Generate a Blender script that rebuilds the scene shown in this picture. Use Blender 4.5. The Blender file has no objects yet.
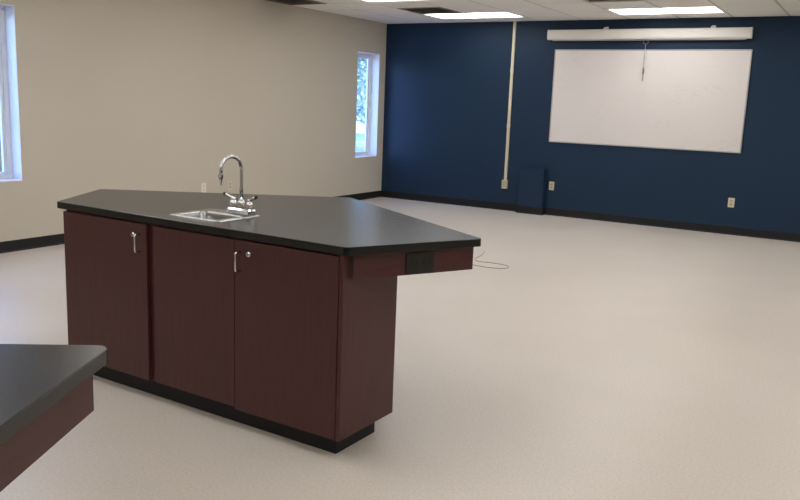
import bpy, bmesh, math, random
from mathutils import Vector, Matrix
random.seed(7)
sc = bpy.context.scene
C = sc.collection

# ------------------------------------------------------------------ camera
CAMPOS = Vector((6.5725, -10.4629, 1.4377))
YAW, PITCH, ROLL, FPX = 0.5346, -0.1812, 0.0384, 801.8
Fv = Vector((-math.sin(YAW)*math.cos(PITCH), math.cos(YAW)*math.cos(PITCH), math.sin(PITCH)))
Rv = Fv.cross(Vector((0, 0, 1))).normalized(); Uv = Rv.cross(Fv)
R2 = Rv*math.cos(ROLL)+Uv*math.sin(ROLL); U2 = Uv*math.cos(ROLL)-Rv*math.sin(ROLL)
cd = bpy.data.cameras.new('camera'); cam = bpy.data.objects.new('camera', cd); C.objects.link(cam)
cam.matrix_world = Matrix(((R2.x, U2.x, -Fv.x, CAMPOS.x), (R2.y, U2.y, -Fv.y, CAMPOS.y), (R2.z, U2.z, -Fv.z, CAMPOS.z), (0, 0, 0, 1)))
cd.sensor_fit = 'HORIZONTAL'; cd.sensor_width = 36; cd.lens = FPX/800*36; cd.clip_start = 0.05; cd.clip_end = 300
sc.camera = cam

# ------------------------------------------------------------------ sky, sun, exposure
w = bpy.data.worlds.new('sky'); sc.world = w; w.use_nodes = True
nt = w.node_tree; bg = nt.nodes['Background']
sky = nt.nodes.new('ShaderNodeTexSky'); sky.sky_type = 'NISHITA'; sky.sun_disc = False
sky.sun_elevation = math.radians(48); sky.sun_rotation = math.radians(100); sky.air_density = 1.3; sky.dust_density = 0.3; sky.ozone_density = 3.0
tint = nt.nodes.new('ShaderNodeMix'); tint.data_type = 'RGBA'; tint.blend_type = 'MULTIPLY'; tint.inputs[0].default_value = 1
tint.inputs[7].default_value = (.68, .88, 1.3, 1)           # daylight reads blue against the indoor white balance
nt.links.new(sky.outputs[0], tint.inputs[6]); nt.links.new(tint.outputs[2], bg.inputs[0]); bg.inputs[1].default_value = 1.5
sl = bpy.data.lights.new('sun', 'SUN'); sun = bpy.data.objects.new('sun', sl); C.objects.link(sun)
sl.energy = 4.5; sl.angle = 0.01; sl.color = (.92, .96, 1)
sun.rotation_euler = (math.radians(42), 0, math.radians(75)); sun.location = (0, 0, 20)
LAMP = 5.6                     # radiance of the ceiling light lenses
sc.view_settings.view_transform = 'Standard'; sc.view_settings.look = 'None'
sc.view_settings.gamma = 1; sc.view_settings.use_curve_mapping = False; sc.view_settings.exposure = 0.0

# ------------------------------------------------------------------ materials
def srgb(r, g, b):
    f = lambda c: (c/255/12.92) if c/255 <= .04045 else ((c/255+.055)/1.055)**2.4
    return (f(r), f(g), f(b), 1)
def mat(name, col, rough=.5, metal=0, spec=.5, noise=None, bump=None, var=.08, emit=None, stretch=(1, 1, 1)):
    m = bpy.data.materials.new(name); m.use_nodes = True; n = m.node_tree; b = n.nodes['Principled BSDF']
    b.inputs['Base Color'].default_value = col; b.inputs['Roughness'].default_value = rough
    b.inputs['Metallic'].default_value = metal; b.inputs['Specular IOR Level'].default_value = spec
    if noise or bump:
        tc = n.nodes.new('ShaderNodeTexCoord'); mp = n.nodes.new('ShaderNodeMapping'); mp.inputs['Scale'].default_value = stretch
        n.links.new(tc.outputs['Object'], mp.inputs[0])
    if noise:
        t = n.nodes.new('ShaderNodeTexNoise'); t.inputs['Scale'].default_value = noise; t.inputs['Detail'].default_value = 5
        n.links.new(mp.outputs[0], t.inputs['Vector'])
        r = n.nodes.new('ShaderNodeValToRGB'); r.color_ramp.elements[0].position = .3; r.color_ramp.elements[1].position = .7
        r.color_ramp.elements[0].color = tuple(c*(1-var) for c in col[:3])+(1,)
        r.color_ramp.elements[1].color = tuple(min(1, c*(1+var)) for c in col[:3])+(1,)
        n.links.new(t.outputs['Fac'], r.inputs[0]); n.links.new(r.outputs[0], b.inputs['Base Color'])
    if bump:
        t2 = n.nodes.new('ShaderNodeTexNoise'); t2.inputs['Scale'].default_value = bump[0]; t2.inputs['Detail'].default_value = 4
        n.links.new(mp.outputs[0], t2.inputs['Vector'])
        bp = n.nodes.new('ShaderNodeBump'); bp.inputs['Strength'].default_value = bump[1]; bp.inputs['Distance'].default_value = .01
        n.links.new(t2.outputs['Fac'], bp.inputs['Height']); n.links.new(bp.outputs[0], b.inputs['Normal'])
    if emit:
        b.inputs['Emission Color'].default_value = (1, 1, .985, 1); b.inputs['Emission Strength'].default_value = emit
    return m
M = {}
M['beige'] = mat('beige_paint', srgb(207, 199, 185), .6, spec=.3, bump=(90, .08), noise=.8, var=.015)
M['navy'] = mat('navy_paint', srgb(25, 49, 75), .5, spec=.28, bump=(90, .1), noise=1.2, var=.04)
M['outer'] = mat('outer_wall_paint', srgb(196, 188, 172), .7)
M['tile'] = mat('ceiling_tile_fibre', srgb(246, 243, 238), .9, spec=.1, noise=60, var=.04, bump=(160, .3))
M['grid'] = mat('ceiling_grid_enamel', srgb(196, 192, 184), .5)
M['rubber'] = mat('black_rubber', srgb(26, 26, 29), .55, spec=.35, noise=8, var=.1)
M['white'] = mat('white_vinyl', srgb(232, 233, 235), .4)
M['enamel'] = mat('white_enamel', srgb(240, 236, 230), .45)
M['ivory'] = mat('ivory_plastic', srgb(218, 209, 182), .45)
M['ivory_dark'] = mat('ivory_receptacle', srgb(196, 184, 150), .45)
M['slot'] = mat('dark_slot', srgb(25, 24, 22), .6)
M['alu'] = mat('aluminium', srgb(190, 190, 190), .35, metal=.9)
M['chrome'] = mat('chrome', (.75, .76, .78, 1), .12, metal=1)
M['steel'] = mat('brushed_steel', (.42, .42, .41, 1), .24, metal=1, noise=40, var=.06, stretch=(1, 12, 1))
M['wood'] = mat('mahogany_laminate', srgb(80, 43, 43), .42, spec=.4, noise=14, var=.13, stretch=(6, 6, .35))
M['woodh'] = mat('mahogany_laminate_flat', srgb(80, 43, 43), .42, spec=.4, noise=14, var=.13, stretch=(.5, .5, 6))
M['top'] = mat('black_laminate', srgb(18, 18, 20), .24, spec=.48, noise=120, var=.15)
M['diff'] = mat('lamp_lens', (.9, .9, .9, 1), .5, emit=LAMP)
M['vent'] = mat('vent_grey', srgb(120, 116, 110), .6)
M['ventdark'] = mat('vent_void', srgb(14, 14, 15), .8)
M['blackplastic'] = mat('black_plastic', srgb(22, 22, 24), .45)
M['wire'] = mat('grey_cable', srgb(140, 130, 120), .5)
M['grass'] = mat('lawn', srgb(112, 134, 84), .9, noise=.6, var=.2)
M['asphalt'] = mat('asphalt', srgb(150, 148, 152), .85, noise=2, var=.08)
M['bark'] = mat('bark', srgb(110, 94, 78), .9, noise=8, var=.2, stretch=(1, 1, .3))
M['leaf'] = mat('leaf', srgb(150, 164, 152), .6, noise=1.5, var=.25)
M['render'] = mat('pale_render', srgb(214, 212, 214), .8, noise=.7, var=.04)
M['farglass'] = mat('far_window_glass', srgb(70, 90, 110), .1)
# whiteboard: glossy enamel with faint wiped marker smudges
def whiteboard_mat():
    m = mat('whiteboard_enamel', srgb(236, 230, 228), .22, spec=.5); n = m.node_tree; b = n.nodes['Principled BSDF']
    tc = n.nodes.new('ShaderNodeTexCoord'); mp = n.nodes.new('ShaderNodeMapping'); mp.inputs['Scale'].default_value = (1, 1, 2.2)
    n.links.new(tc.outputs['Object'], mp.inputs[0])
    a = n.nodes.new('ShaderNodeTexNoise'); a.inputs['Scale'].default_value = 26; a.inputs['Detail'].default_value = 6
    k = n.nodes.new('ShaderNodeTexNoise'); k.inputs['Scale'].default_value = 1.6
    n.links.new(mp.outputs[0], a.inputs['Vector']); n.links.new(mp.outputs[0], k.inputs['Vector'])
    r1 = n.nodes.new('ShaderNodeValToRGB'); r1.color_ramp.elements[0].position = .52; r1.color_ramp.elements[1].position = .66
    r2 = n.nodes.new('ShaderNodeValToRGB'); r2.color_ramp.elements[0].position = .5; r2.color_ramp.elements[1].position = .68
    n.links.new(a.outputs['Fac'], r1.inputs[0]); n.links.new(k.outputs['Fac'], r2.inputs[0])
    mu = n.nodes.new('ShaderNodeMath'); mu.operation = 'MULTIPLY'; n.links.new(r1.outputs[0], mu.inputs[0]); n.links.new(r2.outputs[0], mu.inputs[1])
    mx = n.nodes.new('ShaderNodeMix'); mx.data_type = 'RGBA'
    mx.inputs[6].default_value = srgb(236, 230, 228); mx.inputs[7].default_value = srgb(228, 221, 219)
    n.links.new(mu.outputs[0], mx.inputs[0]); n.links.new(mx.outputs[2], b.inputs['Base Color'])
    return m
M['board'] = whiteboard_mat()
# floor: waxed off-white sheet vinyl with fine chips, uneven polish
def floor_mat():
    m = mat('floor_vinyl', srgb(214, 203, 190), .35, spec=.45); n = m.node_tree; b = n.nodes['Principled BSDF']
    tc = n.nodes.new('ShaderNodeTexCoord')
    def noise(s, d):
        t = n.nodes.new('ShaderNodeTexNoise'); t.inputs['Scale'].default_value = s; t.inputs['Detail'].default_value = d
        n.links.new(tc.outputs['Object'], t.inputs['Vector']); return t
    a = noise(90, 3); k = noise(1.1, 4)
    r1 = n.nodes.new('ShaderNodeValToRGB'); r1.color_ramp.elements[0].position = .36; r1.color_ramp.elements[1].position = .6
    r1.color_ramp.elements[0].color = srgb(213, 203, 192); r1.color_ramp.elements[1].color = srgb(223, 214, 204)
    n.links.new(a.outputs['Fac'], r1.inputs[0])
    r2 = n.nodes.new('ShaderNodeValToRGB'); r2.color_ramp.elements[0].position = .3; r2.color_ramp.elements[1].position = .7
    r2.color_ramp.elements[0].color = (.93, .92, .91, 1); r2.color_ramp.elements[1].color = (1, 1, 1, 1)
    n.links.new(k.outputs['Fac'], r2.inputs[0])
    mx = n.nodes.new('ShaderNodeMix'); mx.data_type = 'RGBA'; mx.blend_type = 'MULTIPLY'; mx.inputs[0].default_value = 1
    n.links.new(r1.outputs[0], mx.inputs[6]); n.links.new(r2.outputs[0], mx.inputs[7]); n.links.new(mx.outputs[2], b.inputs['Base Color'])
    mr = n.nodes.new('ShaderNodeMapRange'); mr.inputs['To Min'].default_value = .3; mr.inputs['To Max'].default_value = .48
    n.links.new(k.outputs['Fac'], mr.inputs[0]); n.links.new(mr.outputs[0], b.inputs['Roughness'])
    bp = n.nodes.new('ShaderNodeBump'); bp.inputs['Strength'].default_value = .03; bp.inputs['Distance'].default_value = .004
    n.links.new(a.outputs['Fac'], bp.inputs['Height']); n.links.new(bp.outputs[0], b.inputs['Normal'])
    return m
M['floor'] = floor_mat()
def glass_mat():
    m = bpy.data.materials.new('window_glass'); m.use_nodes = True; n = m.node_tree; n.nodes.clear()
    o = n.nodes.new('ShaderNodeOutputMaterial'); t = n.nodes.new('ShaderNodeBsdfTransparent'); t.inputs[0].default_value = (.95, .96, .98, 1)
    g = n.nodes.new('ShaderNodeBsdfGlossy'); g.inputs['Roughness'].default_value = .02
    fr = n.nodes.new('ShaderNodeLayerWeight'); pw = n.nodes.new('ShaderNodeMath'); pw.operation = 'POWER'; pw.inputs[1].default_value = 4
    ad = n.nodes.new('ShaderNodeMath'); ad.operation = 'MULTIPLY_ADD'; ad.inputs[1].default_value = .6; ad.inputs[2].default_value = .03
    n.links.new(fr.outputs['Facing'], pw.inputs[0]); n.links.new(pw.outputs[0], ad.inputs[0])
    x = n.nodes.new('ShaderNodeMixShader'); n.links.new(ad.outputs[0], x.inputs[0]); n.links.new(t.outputs[0], x.inputs[1]); n.links.new(g.outputs[0], x.inputs[2])
    n.links.new(x.outputs[0], o.inputs[0]); return m
M['glass'] = glass_mat()

# ------------------------------------------------------------------ helpers
def obj(name, bm, m, parent=None, smooth=False, bevel=0):
    bmesh.ops.recalc_face_normals(bm, faces=bm.faces[:])
    me = bpy.data.meshes.new(name); bm.to_mesh(me); bm.free()
    o = bpy.data.objects.new(name, me); C.objects.link(o)
    me.materials.append(M[m] if isinstance(m, str) else m)
    if smooth:
        for p in me.polygons: p.use_smooth = True
        if smooth != 'all': me.set_sharp_from_angle(angle=math.radians(40))
    if parent is not None: o.parent = parent
    if bevel:
        b = o.modifiers.new('bevel', 'BEVEL'); b.width = bevel; b.segments = 2; b.limit_method = 'ANGLE'
    return o
def add_box(bm, x0, x1, y0, y1, z0, z1, mtx=None):
    r = bmesh.ops.create_cube(bm, size=1)
    for v in r['verts']:
        v.co = Vector(((x0+x1)/2+v.co.x*(x1-x0), (y0+y1)/2+v.co.y*(y1-y0), (z0+z1)/2+v.co.z*(z1-z0)))
        if mtx: v.co = mtx @ v.co
    return bm
def box(*a, mtx=None): return add_box(bmesh.new(), *a, mtx=mtx)
def add_lathe(bm, prof, seg=20, mtx=None):
    rings = []
    for r, z in prof:
        rings.append([bm.verts.new((r*math.cos(2*math.pi*i/seg), r*math.sin(2*math.pi*i/seg), z)) for i in range(seg)])
    for a, b in zip(rings, rings[1:]):
        for i in range(seg): bm.faces.new((a[i], a[(i+1) % seg], b[(i+1) % seg], b[i]))
    bm.faces.new(rings[0][::-1]); bm.faces.new(rings[-1])
    if mtx:
        for ring in rings:
            for v in ring: v.co = mtx @ v.co
    return bm
def add_tube(bm, pts, rad, seg=10):
    pts = [Vector(p) for p in pts]; n = len(pts); rings = []
    rad = rad if isinstance(rad, (list, tuple)) else [rad]*n
    ref = Vector((0, 0, 1))
    t0 = (pts[1]-pts[0]).normalized()
    if abs(t0.dot(ref)) > .9: ref = Vector((1, 0, 0))
    nrm = t0.cross(ref).normalized()
    for i, p in enumerate(pts):
        t = (pts[min(i+1, n-1)]-pts[max(i-1, 0)]).normalized()
        nrm = (nrm-t*nrm.dot(t)).normalized(); b = t.cross(nrm)
        rings.append([bm.verts.new(p+(nrm*math.cos(2*math.pi*k/seg)+b*math.sin(2*math.pi*k/seg))*rad[i]) for k in range(seg)])
    for a, b in zip(rings, rings[1:]):
        for i in range(seg): bm.faces.new((a[i], a[(i+1) % seg], b[(i+1) % seg], b[i]))
    bm.faces.new(rings[0][::-1]); bm.faces.new(rings[-1])
    return bm
def spline(pts, n=8):
    P = [Vector(p) for p in pts]; out = []
    Q = [2*P[0]-P[1]]+P+[2*P[-1]-P[-2]]
    for i in range(1, len(Q)-2):
        for k in range(n):
            t = k/n; a, b, c, d = Q[i-1], Q[i], Q[i+1], Q[i+2]
            out.append(.5*((2*b)+(c-a)*t+(2*a-5*b+4*c-d)*t*t+(3*b-a-3*c+d)*t**3))
    return out+[P[-1]]
def thing(name, label, cat, loc=(0, 0, 0), rz=0, group=None):
    o = bpy.data.objects.new(name, None); C.objects.link(o); o.empty_display_size = .1
    o.location = loc; o.rotation_euler = (0, 0, rz)
    o['label'] = label; o['category'] = cat
    if group: o['group'] = group
    return o
def tag(o, label, cat, group=None):
    o['label'] = label; o['category'] = cat
    if group: o['group'] = group
    return o
def struct(o, label=None, cat=None):
    o['kind'] = 'structure'
    if label: o['label'] = label
    if cat: o['category'] = cat
    return o

# ------------------------------------------------------------------ the room
H = 2.59; RX = 8.505; RY = -12.045; T = .2
struct(obj('floor', box(-T, RX+T, RY-T, T, -.2, 0), 'floor'), 'off white speckled waxed vinyl floor across the room', 'floor')
# window openings in the beige wall
SILL, HEAD = .622, 2.139
WIN = [(-.745, -.166), (-6.62, -6.04)]
def wall_with_openings():
    bm = bmesh.new(); ys = [T] + [v for a, b in WIN for v in (b, a)] + [RY-T]
    for i in range(len(ys)-1):
        y1, y0 = ys[i], ys[i+1]
        if i % 2 == 0: add_box(bm, -T, 0, y0, y1, 0, H+.4)
        else: add_box(bm, -T, 0, y0, y1, 0, SILL); add_box(bm, -T, 0, y0, y1, HEAD, H+.4)
    return bm
struct(obj('wall_left', wall_with_openings(), 'beige'), 'beige painted wall with two narrow windows', 'wall')
struct(obj('wall_back', box(0, RX+T, 0, T, 0, H+.4), 'navy'), 'dark navy painted wall carrying the whiteboard', 'wall')
struct(obj('wall_right', box(RX, RX+T, RY-T, 0, 0, H+.4), 'outer'), 'pale painted wall outside the photo on the right', 'wall')
struct(obj('wall_front', box(0, RX, RY-T, RY, 0, H+.4), 'outer'), 'pale painted wall behind the camera', 'wall')
def cove(bm, x0, x1, y0, y1, nx, ny):
    # rubber base: thin strip with a flared toe; (nx,ny) points into the room
    prof = [(0, 0), (.016, 0), (.014, .006), (.005, .016), (.004, .094), (.002, .1), (0, .1)]
    rows = []
    for (x, y) in ((x0, y0), (x1, y1)): rows.append([bm.verts.new((x+nx*d, y+ny*d, z)) for d, z in prof])
    for i in range(len(prof)): j = (i+1) % len(prof); bm.faces.new((rows[0][i], rows[0][j], rows[1][j], rows[1][i]))
    bm.faces.new(rows[0]); bm.faces.new(rows[1][::-1])
    return bm
struct(obj('baseboard_left', cove(bmesh.new(), 0, 0, RY, 0, 1, 0), 'rubber'), 'black rubber base along the beige wall', 'baseboard')
struct(obj('baseboard_back', cove(bmesh.new(), .016, RX, 0, 0, 0, -1), 'rubber'), 'black rubber base along the navy wall', 'baseboard')
# suspended ceiling: slab above, grid bars and single tiles below
ceil = struct(obj('ceiling', box(-T, RX+T, RY-T, T, H+.4, H+.55), 'outer'), 'suspended ceiling of pale square tiles in a metal grid', 'ceiling')
GX = [0] + [.575+.61*i for i in range(14)]; GY = [0] + [-.455-.61*i for i in range(20)]
COLS = [2, 6, 10]; ROWS = [1, 4, 7, 10, 13, 16]       # first grid cell of each light
skip = set()
for c in COLS:
    for r in ROWS: skip |= {(c, r), (c+1, r)}
VENTS = [(2, 2), (0, 4), (6, 3)]
skip |= set(VENTS)
tile_me = {}
def tile_mesh(wd, dp):
    k = (round(wd, 3), round(dp, 3))
    if k not in tile_me:
        bm = bmesh.new(); g = .010
        a = [(g, -g), (wd-g, -g), (wd-g, -dp+g), (g, -dp+g)]; e = .008
        b = [(g+e, -g-e), (wd-g-e, -g-e), (wd-g-e, -dp+g+e), (g+e, -dp+g+e)]
        lo = [bm.verts.new((x, y, -.003)) for x, y in b]; mid = [bm.verts.new((x, y, .003)) for x, y in a]; hi = [bm.verts.new((x, y, .016)) for x, y in a]
        bm.faces.new(lo); bm.faces.new(hi[::-1])
        for p, q in ((lo, mid), (mid, hi)):
            for i in range(4): bm.faces.new((p[i], p[(i+1) % 4], q[(i+1) % 4], q[i]))
        bmesh.ops.recalc_face_normals(bm, faces=bm.faces[:])
        me = bpy.data.meshes.new('ceiling_tile'); bm.to_mesh(me); bm.free(); me.materials.append(M['tile']); tile_me[k] = me
    return tile_me[k]
for i in range(len(GX)-1):
    for j in range(len(GY)-1):
        if (i, j) in skip: continue
        o = bpy.data.objects.new('ceiling_tile', tile_mesh(GX[i+1]-GX[i], GY[j]-GY[j+1])); C.objects.link(o)
        o.location = (GX[i], GY[j], H); o.parent = ceil
for gx in GX[1:-1]: obj('grid_bar', box(gx-.012, gx+.012, RY, 0, H+.0005, H+.03), 'grid', ceil)
for gy in GY[1:-1]: obj('grid_bar', box(0, RX, gy-.012, gy+.012, H, H+.029), 'grid', ceil)
bm = add_box(bmesh.new(), 0, .02, RY, 0, H-.001, H+.03); obj('wall_angle', bm, 'grid', ceil)
obj('wall_angle', box(.02, RX, -.02, 0, H-.001, H+.03), 'grid', ceil)

# windows
def window(n, y0, y1, label):
    wdw = struct(thing('window_%d' % n, label, 'window', (0, (y0+y1)/2, SILL)))
    hw = (y1-y0)/2; hh = HEAD-SILL; d = .135
    # reveal lining, white painted
    obj('jamb', box(-d, -.001, hw-.006, hw-.0005, .0, hh), 'white', wdw); obj('jamb', box(-d, -.001, -hw+.0005, -hw+.006, .0, hh), 'white', wdw)
    obj('head', box(-d, -.001, -hw+.006, hw-.006, hh-.006, hh-.0005), 'white', wdw)
    obj('window_sill', box(-d, .006, -hw+.006, hw-.006, .0005, .014), 'white', wdw, bevel=.003)
    fr = bmesh.new(); f = .045
    add_box(fr, -d-.055, -d, -hw+.0005, -hw+f, 0, hh); add_box(fr, -d-.055, -d, hw-f, hw-.0005, 0, hh)
    add_box(fr, -d-.055, -d, -hw+f, hw-f, 0.0005, f); add_box(fr, -d-.055, -d, -hw+f, hw-f, hh-f, hh)
    obj('window_frame', fr, 'white', wdw, bevel=.003)
    sb = bmesh.new(); s = .03; a = hw-f; x0, x1 = -d-.045, -d-.015
    add_box(sb, x0, x1, -a, -a+s, f, hh-f); add_box(sb, x0, x1, a-s, a, f, hh-f); add_box(sb, x0, x1, -a+s, a-s, f, f+s); add_box(sb, x0, x1, -a+s, a-s, hh-f-s, hh-f)
    sash = obj('sash', sb, 'white', wdw, bevel=.003)
    obj('pane', box(-d-.033, -d-.029, -a+s, a-s, f+s, hh-f-s), 'glass', sash)
    return wdw
window(1, *WIN[0], 'narrow white framed window beside the navy wall corner')
window(2, *WIN[1], 'narrow white framed window at the left edge of the photo')

# ------------------------------------------------------------------ ceiling lights and vents
def make_light():
    t = thing('ceiling_light', '', 'light', group='recessed ceiling lights')
    fb = bmesh.new(); W, D = 1.22, .61; r = .025
    add_box(fb, .004, r, -D+.004, -.004, -.004, .05); add_box(fb, W-r, W-.004, -D+.004, -.004, -.004, .05)
    add_box(fb, r, W-r, -r, -.004, -.004, .05); add_box(fb, r, W-r, -D+.004, -D+r, -.004, .05)
    add_box(fb, .004, W-.004, -D+.004, -.004, .05, .06)
    obj('frame', fb, 'enamel', t)
    obj('diffuser', box(r, W-r, -D+r, -r, .004, .012), 'diff', t)
    return t
L0 = make_light()
def dup(root, loc, label=None, rz=None):
    r = root.copy(); C.objects.link(r); r.location = loc
    if rz is not None: r.rotation_euler = (0, 0, rz)
    if label: r['label'] = label
    for ch in list(root.children):
        c = ch.copy(); C.objects.link(c); c.parent = r
        for g in list(ch.children):
            d = g.copy(); C.objects.link(d); d.parent = c
    return r
special = {(2, 1): 'lit rectangular ceiling light just left of the ivory wall raceway top',
           (6, 1): 'lit rectangular ceiling light above the projection screen case',
           (2, 4): 'lit rectangular ceiling light cut by the top edge, nearest the beige wall'}
first = True
for c in COLS:
    for r in ROWS:
        lab = special.get((c, r), 'lit rectangular ceiling light above and out of the photo frame')
        loc = (GX[c], GY[r], H)
        if first: L0.location = loc; L0['label'] = lab; first = False
        else: dup(L0, loc, lab)
def vent(cell, label, dark):
    i, j = cell; W, D = GX[i+1]-GX[i], GY[j]-GY[j+1]
    t = thing('ceiling_vent', label, 'vent', (GX[i], GY[j], H), group='ceiling air vents')
    g = .006; f = .05 if dark else .03; fb = bmesh.new()
    add_box(fb, g, f, -D+g, -g, -.006, .02); add_box(fb, W-f, W-g, -D+g, -g, -.006, .02); add_box(fb, f, W-f, -f, -g, -.006, .02); add_box(fb, f, W-f, -D+g, -D+f, -.006, .02)
    obj('frame', fb, 'vent' if dark else 'grid', t)
    obj('backing', box(g, W-g, -D+g, -g, .05, .056), 'ventdark' if dark else 'vent', t)
    n = 7
    for k in range(n):
        y = -f-(k+.5)*(D-2*f)/n
        m = Matrix.Translation((0, y, .016)) @ Matrix.Rotation(math.radians(40), 4, 'X')
        obj('slat', box(f, W-f, -.022, .022, -.001, .001, mtx=m), 'vent', t)
vent(VENTS[0], 'dark slatted ceiling vent beside the light near the room corner', True)
vent(VENTS[1], 'dark slatted ceiling vent tight against the beige wall', True)
vent(VENTS[2], 'pale square ceiling vent above the whiteboard at the top edge', False)

# ------------------------------------------------------------------ navy wall fittings
WX, WZ = 2.663, .9955
wb = thing('whiteboard', 'large blank white board mounted on the navy wall', 'whiteboard', (WX+1.22, -.001, WZ))
obj('writing_surface', box(-1.205, 1.205, -.014, 0, .015, 1.205), 'board', wb)
for a in ((-1.22, 1.22, -.019, 0, 0, .015), (-1.22, 1.22, -.019, 0, 1.205, 1.22), (-1.22, -1.205, -.019, 0, .015, 1.205), (1.205, 1.22, -.019, 0, .015, 1.205)):
    obj('frame_rail', box(*a), 'alu', wb, bevel=.002)

# pull-down projection screen
SXL, SXR, SZ0, SZ1 = 2.575, 5.085, 2.335, 2.462
ps = thing('projection_screen', 'rolled up projection screen in a long white case above the whiteboard', 'projection screen', ((SXL+SXR)/2, -.012, SZ0))
hl = (SXR-SXL)/2; hz = SZ1-SZ0
def rrect(y0, y1, z0, z1, r, n=5):
    out = []
    for cy, cz, a0 in ((y1-r, z1-r, 0), (y0+r, z1-r, 90), (y0+r, z0+r, 180), (y1-r, z0+r, 270)):
        for k in range(n+1): a = math.radians(a0+90*k/n); out.append((cy+r*math.cos(a), cz+r*math.sin(a)))
    return out
def extrude_x(prof, x0, x1):
    bm = bmesh.new(); A = [bm.verts.new((x0, y, z)) for y, z in prof]; B = [bm.verts.new((x1, y, z)) for y, z in prof]
    n = len(prof)
    for i in range(n): bm.faces.new((A[i], A[(i+1) % n], B[(i+1) % n], B[i]))
    bm.faces.new(A[::-1]); bm.faces.new(B); return bm
obj('case', extrude_x(rrect(-.095, 0, 0, hz, .025), -hl+.012, hl-.012), 'enamel', ps, smooth=True)
for s in (-1, 1):
    obj('end_cap', extrude_x(rrect(-.098, .003, -.003, hz+.003, .027), min(s*hl, s*(hl-.012)), max(s*hl, s*(hl-.012))), 'enamel', ps, smooth=True)
for bx_ in (3.335, 4.64):
    b = bmesh.new(); x = bx_-(SXL+SXR)/2
    add_box(b, x-.022, x+.022, .003, .012, hz-.05, hz+.035); add_box(b, x-.022, x+.022, -.06, .003, hz+.0005, hz+.008); add_box(b, x-.022, x+.022, -.064, -.056, hz-.01, hz+.02)
    obj('wall_bracket', b, 'enamel', ps)
obj('hem_bar', extrude_x(rrect(-.06, -.035, -.014, 0, .005), -hl+.06, hl-.06), 'alu', ps, smooth=True)
cxp = 3.862-(SXL+SXR)/2
hb = bmesh.new(); add_tube(hb, spline([(cxp-.03, -.048, -.012), (cxp-.026, -.05, -.045), (cxp, -.05, -.062), (cxp+.026, -.05, -.045), (cxp+.03, -.048, -.012)], 5), .006, 8)
obj('pull_handle', hb, 'vent', ps, smooth='all')
cb = bmesh.new(); add_tube(cb, [(cxp, -.05, -.06), (cxp-.002, -.05, -.2), (cxp, -.05, -.36)], .0045, 8); cord = obj('pull_cord', cb, 'alu', ps, smooth='all')
kb = bmesh.new(); add_lathe(kb, [(.004, 0), (.011, -.02), (.012, -.07), (.006, -.1), (.004, -.17)], 12, Matrix.Translation((cxp, -.05, -.34))); obj('cord_grip', kb, 'vent', cord, smooth='all')

# surface raceway down the wall
rc = thing('wall_raceway', 'ivory surface raceway running down the navy wall from the ceiling', 'raceway', (2.062, 0, .31))
obj('channel', box(-.021, .021, -.02, -.0005, .1, H-.312), 'ivory', rc, bevel=.004)
obj('junction_box', box(-.04, .04, -.045, -.0005, 0, .12), 'ivory', rc, bevel=.005)
for z in (.85, 1.6): obj('coupling', box(-.024, .024, -.023, -.0005, z, z+.05), 'ivory', rc, bevel=.003)
obj('face_plate', box(-.033, .033, -.049, -.045, .008, .112), 'ivory_dark', rc, bevel=.002)

# navy boxed-in chase
ch = thing('utility_chase', 'low navy painted boxed chase standing against the navy wall', 'chase', (2.485, -.02, 0))
obj('body', box(-.18, .18, -.085, 0, 0, .615), 'navy', ch, bevel=.004)
obj('cap', box(-.185, .185, -.09, 0, .6155, .632), 'navy', ch, bevel=.003)
kb = bmesh.new(); cove(kb, -.196, .196, -.0855, -.0855, 0, -1); cove(kb, .1805, .1805, -.0855, 0, 1, 0); cove(kb, -.1805, -.1805, -.0855, 0, -1, 0)
obj('rubber_base', kb, 'rubber', ch)

# outlets
def outlet(loc, rz, label, m='ivory'):
    t = thing('wall_outlet', label, 'outlet', loc, rz, 'duplex wall outlets')
    pl = obj('cover_plate', box(-.037, .037, -.006, -.0005, 0, .116), m, t, bevel=.003)
    for z in (.037, .079):
        r = obj('receptacle', extrude_rounded(z), 'ivory_dark' if m == 'ivory' else m, t)
        sb = bmesh.new()
        for dx in (-.007, .007): add_box(sb, dx-.0013, dx+.0013, -.0088, -.0078, z+.0005, z+.009)
        add_box(sb, -.003, .003, -.0088, -.0078, z-.011, z-.006)
        obj('slots', sb, 'slot', r)
    sc_ = bmesh.new(); add_lathe(sc_, [(.003, 0), (.003, .0015)], 8, Matrix.Translation((0, -.006, .058)) @ Matrix.Rotation(math.pi/2, 4, 'X')); obj('screw', sc_, 'alu', t)
def extrude_rounded(z):
    bm = bmesh.new(); A = []; B = []
    for k in range(20):
        a = 2*math.pi*k/20; x = .0175*math.cos(a); zz = max(-.0135, min(.0135, .0175*math.sin(a)))
        A.append(bm.verts.new((x, -.006, z+zz))); B.append(bm.verts.new((x, -.008, z+zz)))
    for i in range(20): bm.faces.new((A[i], A[(i+1) % 20], B[(i+1) % 20], B[i]))
    bm.faces.new(A); bm.faces.new(B[::-1]); return bm
outlet((2.745, 0, .345), 0, 'ivory wall outlet just right of the navy boxed chase')
outlet((5.055, 0, .335), 0, 'ivory wall outlet on the navy wall below the right end of the whiteboard')
outlet((0, -3.80, .345), math.pi/2, 'white outlet on the beige wall left of the faucet', 'enamel')
outlet((0, -3.37, .345), math.pi/2, 'ivory outlet on the beige wall seen through the faucet arch')

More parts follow.
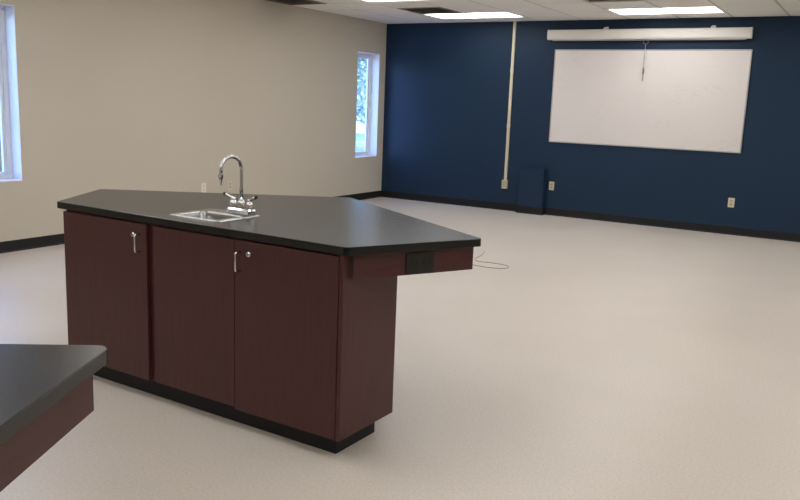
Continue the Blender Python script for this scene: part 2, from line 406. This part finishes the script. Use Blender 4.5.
# ------------------------------------------------------------------ island counters
CT = .886; TH = .034
def rounded(poly, rad, n=6):
    out = []; N = len(poly)
    for i in range(N):
        p = Vector(poly[i]); a = (Vector(poly[i-1])-p).normalized(); b = (Vector(poly[(i+1) % N])-p).normalized()
        r = rad[i] if isinstance(rad, (list, tuple)) else rad
        ang = a.angle(b); d = r/math.tan(ang/2); c = p+(a+b).normalized()*(r/math.sin(ang/2))
        s = p+a*d-c; e = p+b*d-c
        a0 = math.atan2(s.y, s.x); a1 = math.atan2(e.y, e.x); da = (a1-a0+math.pi) % (2*math.pi)-math.pi
        for k in range(n+1): out.append((c.x+r*math.cos(a0+da*k/n), c.y+r*math.sin(a0+da*k/n)))
    return out
def offset(poly, d):                         # inward for counter-clockwise polygons
    out = []; N = len(poly)
    for i in range(N):
        p0, p1, p2 = Vector(poly[i-1]), Vector(poly[i]), Vector(poly[(i+1) % N])
        e0 = (p1-p0).normalized(); e1 = (p2-p1).normalized()
        n0 = Vector((-e0.y, e0.x)); n1 = Vector((-e1.y, e1.x))
        m = (n0+n1); m /= (1+n0.dot(n1)); out.append(tuple(p1+m*d))
    return out
def slab(poly, rad, z0, z1, hole=None, ch=.002):
    bm = bmesh.new(); o1 = rounded(poly, rad); o0 = rounded(offset(poly, ch), [max(.002, r-ch) for r in rad])
    rings = [[bm.verts.new((x, y, z)) for x, y in ring] for ring, z in ((o0, z0), (o1, z0+ch), (o1, z1-ch), (o0, z1))]
    n = len(o1)
    for a, b in zip(rings, rings[1:]):
        for i in range(n): bm.faces.new((a[i], a[(i+1) % n], b[(i+1) % n], b[i]))
    hr = None
    if hole:
        hr = [[bm.verts.new((x, y, z)) for x, y in hole] for z in (z0, z1)]
        for i in range(len(hole)): j = (i+1) % len(hole); bm.faces.new((hr[0][i], hr[1][i], hr[1][j], hr[0][j]))
    for k, ring in ((0, rings[0]), (1, rings[3])):
        es = [bm.edges.get((ring[i], ring[(i+1) % n])) for i in range(n)]
        if hr: es += [bm.edges.get((hr[k][i], hr[k][(i+1) % len(hole)])) for i in range(len(hole))]
        bmesh.ops.triangle_fill(bm, edges=es, use_beauty=True)
    return bm
# outline: A front-left, F front-right, E right, D far, B left (counter-clockwise)
ORG = Vector((3.975, -7.45))
W5 = dict(A=(3.045, -7.908), F=(4.858, -7.970), E=(5.163, -7.402), D=(3.95, -6.62), B=(2.735, -7.395))
P5 = {k: tuple(Vector(v)-ORG) for k, v in W5.items()}
A = Vector(P5['A']); uax = (Vector(P5['F'])-A).normalized(); vax = Vector((-uax.y, uax.x))
ANG = math.atan2(uax.y, uax.x)
UV = Matrix.Translation((A.x, A.y, 0)) @ Matrix.Rotation(ANG, 4, 'Z')     # (u,v,z) -> island local
U0, UM0, UM1, US, U1 = .052, .668, .711, 1.22, 1.792
VF, VB = .012, .41
SU0, SU1, SV0, SV1 = .704, 1.029, .085, .385                                # sink rim
UC = UV @ Matrix.Translation((U1, VF, 0)) @ Matrix.Rotation(math.radians(.5), 4, 'Z') @ Matrix.Translation((-U1, -VF, 0))   # cabinet run, a touch straighter than the top
def uvpoly(pts): return [tuple((UV @ Vector((u, v, 0))).to_2d()) for u, v in pts]

def countertop(poly5, name, label, hole, aprons, loc, rz, outlet_edge=None, far=None):
    t = thing(name, label, 'countertop', loc, rz, 'island countertops')
    rad = [.012, .035, .014, .03, .03]
    obj('top', slab(poly5, rad, CT-TH, CT, hole), 'top', t)
    ins = offset(poly5, .026); inn = offset(poly5, .046); N = len(poly5)
    zb, zt = .75, CT-TH-.0005
    for (i, s0, s1) in aprons:
        j = (i+1) % N
        a, b = Vector(ins[i]), Vector(ins[j]); c, d = Vector(inn[i]), Vector(inn[j])
        q = [a.lerp(b, s0), a.lerp(b, s1), c.lerp(d, s1), c.lerp(d, s0)]
        bm = bmesh.new(); lo = [bm.verts.new((p.x, p.y, zb)) for p in q]; hi = [bm.verts.new((p.x, p.y, zt)) for p in q]
        for k in range(4): bm.faces.new((lo[k], lo[(k+1) % 4], hi[(k+1) % 4], hi[k]))
        bm.faces.new(lo[::-1]); bm.faces.new(hi)
        ap = obj('apron', bm, 'woodh', t)
        if outlet_edge == i:
            m = a.lerp(b, .555); e = (b-a).normalized(); L = Matrix.Translation((m.x, m.y, (zb+zt)/2-.003)) @ Matrix.Rotation(math.atan2(e.y, e.x), 4, 'Z')
            ob = obj('power_outlet', box(-.068, .068, -.006, .0, -.044, .044, mtx=L), 'blackplastic', t, bevel=.002); ob['label'] = 'black double power outlet set into the apron'
            for dx in (-.032, .032):
                rb = bmesh.new(); add_lathe(rb, [(.019, 0), (.019, .003), (.016, .003), (.016, .001)], 16, L @ Matrix.Translation((dx, -.006, 0)) @ Matrix.Rotation(math.pi/2, 4, 'X'))
                obj('socket', rb, 'slot', ob)
    if far:
        L = Matrix.Translation((far[0], far[1], 0)) @ Matrix.Rotation(far[2], 4, 'Z')
        obj('support_panel', box(-.16, .16, -.02, .02, 0, CT-TH-.001, mtx=L), 'wood', t)
    return t
order = ['A', 'F', 'E', 'D', 'B']
poly1 = [P5[k] for k in order]
hole = rounded(uvpoly([(SU0+.012, SV0+.012), (SU1-.012, SV0+.012), (SU1-.012, SV1-.075), (SU0+.012, SV1-.075)]), .03)
loc1 = (ORG.x, ORG.y, 0)
ct1 = countertop(poly1, 'island_countertop', 'dark grey five sided countertop with the sink and gooseneck faucet', hole,
                 [(1, .05, .998), (2, .0, 1), (3, 0, 1), (4, .005, .88)], loc1, 0, outlet_edge=1, far=(P5['D'][0], P5['D'][1]-.22, 0))

def handle(u, z0, z1, parent, inv):
    b = bmesh.new(); o = VF-.030
    pts = [(u, VF, z1), (u, o+.008, z1), (u, o+.002, z1-.003), (u, o, z1-.010), (u, o, (z0+z1)/2), (u, o, z0+.010), (u, o+.002, z0+.003), (u, o+.008, z0), (u, VF, z0)]
    add_tube(b, [inv @ Vector(p) for p in pts], .0048, 10); obj('handle', b, 'chrome', parent, smooth='all')
def lock(u, z, parent, inv):
    b = bmesh.new(); L = inv @ Matrix.Translation((u, VF, z)) @ Matrix.Rotation(math.pi/2, 4, 'X')
    add_lathe(b, [(.0125, 0), (.0125, .006), (.011, .008), (.008, .008), (.008, .011)], 18, L); k = obj('lock', b, 'chrome', parent, smooth=True)
    s = bmesh.new(); add_box(s, -.001, .001, -.005, .005, .0105, .0118, mtx=L); obj('keyhole', s, 'slot', k)

def storage_unit(loc, rz, labs, grp, z1, zl, vt):
    c1 = thing('base_cabinet', labs[0], 'cabinet', loc, rz, grp)
    obj('body', box(U0, UM0+.025, VF+.02, VB, zl-.004, z1, mtx=UC), 'wood', c1)
    d = obj('door', box(U0+.002, UM0-.002, VF, VF+.019, zl, z1-.008, mtx=UC), 'wood', c1, bevel=.0015)
    handle(.622, .713, .794, d, UC); lock(.578, .788, d, UC)
    obj('toe_kick', box(U0+.05, UM0+.025, vt, VB-.065, 0, zl-.0045, mtx=UC), 'rubber', c1)
    return c1
def cabinets(loc, rz, labs, grp, storage=True):
    # storage unit (left) and sink unit (right), each a cabinet of its own; inv: (u,v,z) -> island local
    z1 = CT-TH-.001; zl, zr = .092, .084; vt = .062
    c1 = None
    if storage: c1 = storage_unit(loc, rz, labs, grp, z1, zl, vt)
    c2 = thing('sink_cabinet', labs[1], 'cabinet', loc, rz, grp)
    bb = bmesh.new()                              # open-topped carcass round the bowl
    add_box(bb, UM0+.0255, UM0+.045, VF+.02, VB, zr, z1, mtx=UC); add_box(bb, UM0+.045, U1-.02, VF+.02, VF+.036, zr, z1, mtx=UC)
    add_box(bb, UM0+.045, U1-.02, VB-.016, VB, zr, z1, mtx=UC); add_box(bb, UM0+.045, U1-.02, VF+.036, VB-.016, zr, zr+.018, mtx=UC)
    obj('body', bb, 'wood', c2)
    obj('end_panel', box(U1-.0195, U1, VF+.002, VB, zr, z1, mtx=UC), 'wood', c2, bevel=.0015)
    obj('fixed_panel', box(UM1, US-.0015, VF, VF+.019, zl+.004, z1-.008, mtx=UC), 'wood', c2, bevel=.0015)
    d = obj('door', box(US+.0015, U1-.022, VF, VF+.019, zr, z1-.008, mtx=UC), 'wood', c2, bevel=.0015)
    handle(US+.033, .713, .794, d, UC); lock(US+.083, .79, d, UC)
    obj('toe_kick', box(UM0+.0255, U1-.05, vt, VB-.065, 0, zr-.0005, mtx=UC), 'rubber', c2)
    return c1, c2
cabinets(loc1, 0, ('narrow dark red cabinet door unit at the left end of the sink island', 'wide dark red cabinet unit under the sink with handle and lock'), 'sink island cabinets')

# sink
sk = thing('sink', 'small stainless steel drop in sink set in the island counter', 'sink', loc1)
def ring(bm, pts, z): return [bm.verts.new((x, y, z)) for x, y in pts]
def bridge(bm, a, b):
    n = len(a)
    for i in range(n): bm.faces.new((a[i], a[(i+1) % n], b[(i+1) % n], b[i]))
rimo = rounded(uvpoly([(SU0, SV0), (SU1, SV0), (SU1, SV1), (SU0, SV1)]), .03, 6)
rimo2 = rounded(offset(uvpoly([(SU0, SV0), (SU1, SV0), (SU1, SV1), (SU0, SV1)]), .006), .026, 6)
BW = uvpoly([(SU0+.022, SV0+.022), (SU1-.022, SV0+.022), (SU1-.022, SV1-.085), (SU0+.022, SV1-.085)])
bo = rounded(BW, .035, 6)
bm = bmesh.new(); a = ring(bm, rimo, CT+.0005); b = ring(bm, rimo2, CT+.005); c = ring(bm, bo, CT+.0045)
bridge(bm, a, b); bridge(bm, b, c); obj('rim', bm, 'steel', sk, smooth=True)
bm = bmesh.new(); a = ring(bm, bo, CT+.0045); b = ring(bm, rounded(offset(BW, .006), .032, 6), CT-.004); c = ring(bm, rounded(offset(BW, .012), .03, 6), CT-.15); d = ring(bm, rounded(offset(BW, .03), .02, 6), CT-.168)
bridge(bm, a, b); bridge(bm, b, c); bridge(bm, c, d); bm.faces.new(d); bowl = obj('bowl', bm, 'steel', sk, smooth=True)
md = bowl.modifiers.new('thick', 'SOLIDIFY'); md.thickness = .0012; md.offset = 1
cc = UV @ Vector(((SU0+SU1)/2, (SV0+SV1)/2-.035, CT-.1675))
bm = bmesh.new(); add_lathe(bm, [(.032, 0), (.032, .002), (.026, .003), (.022, .0015)], 20, Matrix.Translation(cc)); obj('drain', bm, 'chrome', sk, smooth=True)

# faucet
FU, FV_, FZ = .934, .343, CT+.0052
fl = UV @ Vector((FU, FV_, FZ))
fc = thing('faucet', 'chrome gooseneck faucet with two lever handles behind the sink', 'faucet', (loc1[0]+fl.x, loc1[1]+fl.y, FZ), ANG)
bm = bmesh.new(); pl = rounded([(-.082, -.026), (.082, -.026), (.082, .026), (-.082, .026)], .024, 6)
pl2 = rounded(offset([(-.082, -.026), (.082, -.026), (.082, .026), (-.082, .026)], .006), .018, 6)
a = ring(bm, pl, 0); b = ring(bm, pl, .020); c = ring(bm, pl2, .027); bridge(bm, a, b); bridge(bm, b, c); bm.faces.new(a[::-1]); bm.faces.new(c)
obj('base_plate', bm, 'chrome', fc, smooth=True)
bm = bmesh.new(); add_lathe(bm, [(.021, .027), (.021, .05), (.017, .06), (.014, .066), (.012, .07)], 20); obj('spout_collar', bm, 'chrome', fc, smooth=True)
pts = [(0, 0, .06), (0, 0, .12), (0, 0, .2)]
for k in range(0, 13): an = math.pi*k/12*.97; pts.append((0, -.066+.066*math.cos(an), .211+.062*math.sin(an)))
pts += [(0, pts[-1][1]-.001, .195)]
bm = bmesh.new(); add_tube(bm, pts, .0085, 14); sp = obj('spout', bm, 'chrome', fc, smooth='all')
yt = pts[-1][1]
bm = bmesh.new(); add_lathe(bm, [(.0085, 0), (.0115, -.002), (.0115, -.02), (.009, -.024), (.0075, -.03), (.006, -.04), (.0045, -.05), (.004, -.056)], 16, Matrix.Translation((0, yt, .2))); obj('nozzle', bm, 'chrome', sp, smooth=True)
for s in (-1, 1):
    bm = bmesh.new(); add_lathe(bm, [(.019, .027), (.019, .045), (.016, .056), (.013, .06), (.013, .07), (.008, .075)], 18, Matrix.Translation((s*.052, 0, 0))); vb = obj('valve', bm, 'chrome', fc, smooth=True)
    bm = bmesh.new(); add_tube(bm, [(s*.052, 0, .068), (s*.068, -.004, .074), (s*.082, -.006, .080), (s*.098, -.008, .086)], [.009, .0075, .007, .0085], 12); obj('lever', bm, 'chrome', vb, smooth='all')
    bm = bmesh.new(); add_tube(bm, [(s*.098, -.008, .086), (s*.106, -.0085, .089)], [.0088, .007], 12); obj('lever_cap', bm, 'blackplastic', vb, smooth='all')

# near counter at the left edge: the same kind of island turned by a quarter
TIP = Vector((5.162, -9.315)); d1 = Vector((math.cos(math.radians(300.2)), math.sin(math.radians(300.2)))); d2 = Vector((math.cos(math.radians(215.3)), math.sin(math.radians(215.3))))
rz2 = math.radians(-94.6); Rz = Matrix.Rotation(rz2, 2); Bv = Vector(P5['B'])
org2 = TIP-Rz @ Bv
P2 = [Vector(P5[k]) for k in order]
inv2 = Matrix.Rotation(-rz2, 2); P2[0] = Bv+inv2 @ (d2*.615)
loc2 = (org2.x, org2.y, 0)
countertop([tuple(p) for p in P2], 'island_countertop', 'dark grey countertop corner cutting in at the lower left edge', None,
           [(1, .115, .995), (2, 0, 1), (3, 0, .988), (4, .03, .88)], loc2, rz2, far=(P5['D'][0], P5['D'][1]-.22, 0))
cabinets(loc2, rz2, (None, 'dark red cabinet unit carrying the counter at the lower left edge, out of frame'), 'near island cabinets', storage=False)

# loose cable on the floor
bm = bmesh.new()
cp = spline([(3.27, -3.22, .003), (3.33, -3.42, .003), (3.36, -3.62, .003), (3.44, -3.72, .003), (3.6, -3.70, .003), (3.72, -3.72, .003), (3.78, -3.80, .003), (3.74, -3.89, .003), (3.6, -3.92, .003), (3.45, -3.90, .003), (3.33, -3.84, .003)], 6)
add_tube(bm, cp, .003, 6)
tag(obj('floor_cable', bm, 'wire', smooth='all'), 'thin grey cable lying in a loop on the floor behind the island', 'cable')

# ------------------------------------------------------------------ outside the windows
struct(obj('ground_outside', box(-70, -T-.01, -50, 70, -.6, -.5), 'grass'), 'lawn outside the windows', 'lawn')
struct(obj('pavement_outside', box(-16, -.6, -50, 70, -.5, -.48), 'asphalt'), 'pale pavement strip outside the windows', 'pavement')
def tree(x, y, h, r, label):
    t = thing('tree', label, 'tree', (x, y, -.5), group='trees outside the windows')
    b = bmesh.new(); add_tube(b, [(0, 0, 0), (.03, .02, h*.25), (-.05, .04, h*.5), (0, 0, h*.75)], [.2, .15, .12, .05], 10)
    for k in range(5):
        a = k*1.26; add_tube(b, [(0, 0, h*.35+.1*k), (math.cos(a)*r*.35, math.sin(a)*r*.35, h*.55), (math.cos(a)*r*.65, math.sin(a)*r*.65, h*.7)], [.07, .05, .02], 6)
    obj('trunk', b, 'bark', t, smooth='all')
    vs = []; fs = []
    blobs = [(random.uniform(-.6, .6)*r, random.uniform(-.6, .6)*r, h*random.uniform(.3, .92), r*random.uniform(.3, .5)) for _ in range(16)]
    for bx_, by_, bz_, br in blobs:
        for _ in range(240):
            d = Vector((random.gauss(0, 1), random.gauss(0, 1), random.gauss(0, 1))).normalized()*br*random.uniform(.5, 1)
            p = Vector((bx_, by_, bz_))+d; s = random.uniform(.07, .14)
            u = Vector((random.gauss(0, 1), random.gauss(0, 1), random.gauss(0, 1))).normalized(); v = u.orthogonal().normalized()
            n = len(vs); vs += [p-u*s, p+v*s*.55, p+u*s, p-v*s*.55]; fs.append((n, n+1, n+2, n+3))
    me = bpy.data.meshes.new('foliage'); me.from_pydata([tuple(v) for v in vs], [], fs); me.materials.append(M['leaf'])
    o = bpy.data.objects.new('foliage', me); C.objects.link(o); o.parent = t; o['kind'] = 'stuff'
tree(-9.0, 15.0, 5.5, 2.4, 'leafy green tree seen through the far narrow window')
tree(-12.0, 18.0, 6.5, 2.8, 'taller green tree further off through the far narrow window')
tree(-10.5, .5, 6.0, 2.6, 'leafy green tree seen through the window at the left edge')
hb = thing('far_building', 'pale low building across the pavement outside the far window', 'building', (-22, 34, -.5))
obj('wall', box(-9, 9, -3, 3, 0, 3.2), 'render', hb)
obj('roof', box(-9.3, 9.3, -3.3, 3.3, 3.2, 3.45), 'outer', hb)
for k in range(6):
    wn = obj('window', box(-8+k*2.8, -6.6+k*2.8, -3.06, -3, 1, 2.3), 'white', hb); obj('pane', box(-7.9+k*2.8, -6.7+k*2.8, -3.075, -3.06, 1.1, 2.2), 'farglass', wn)
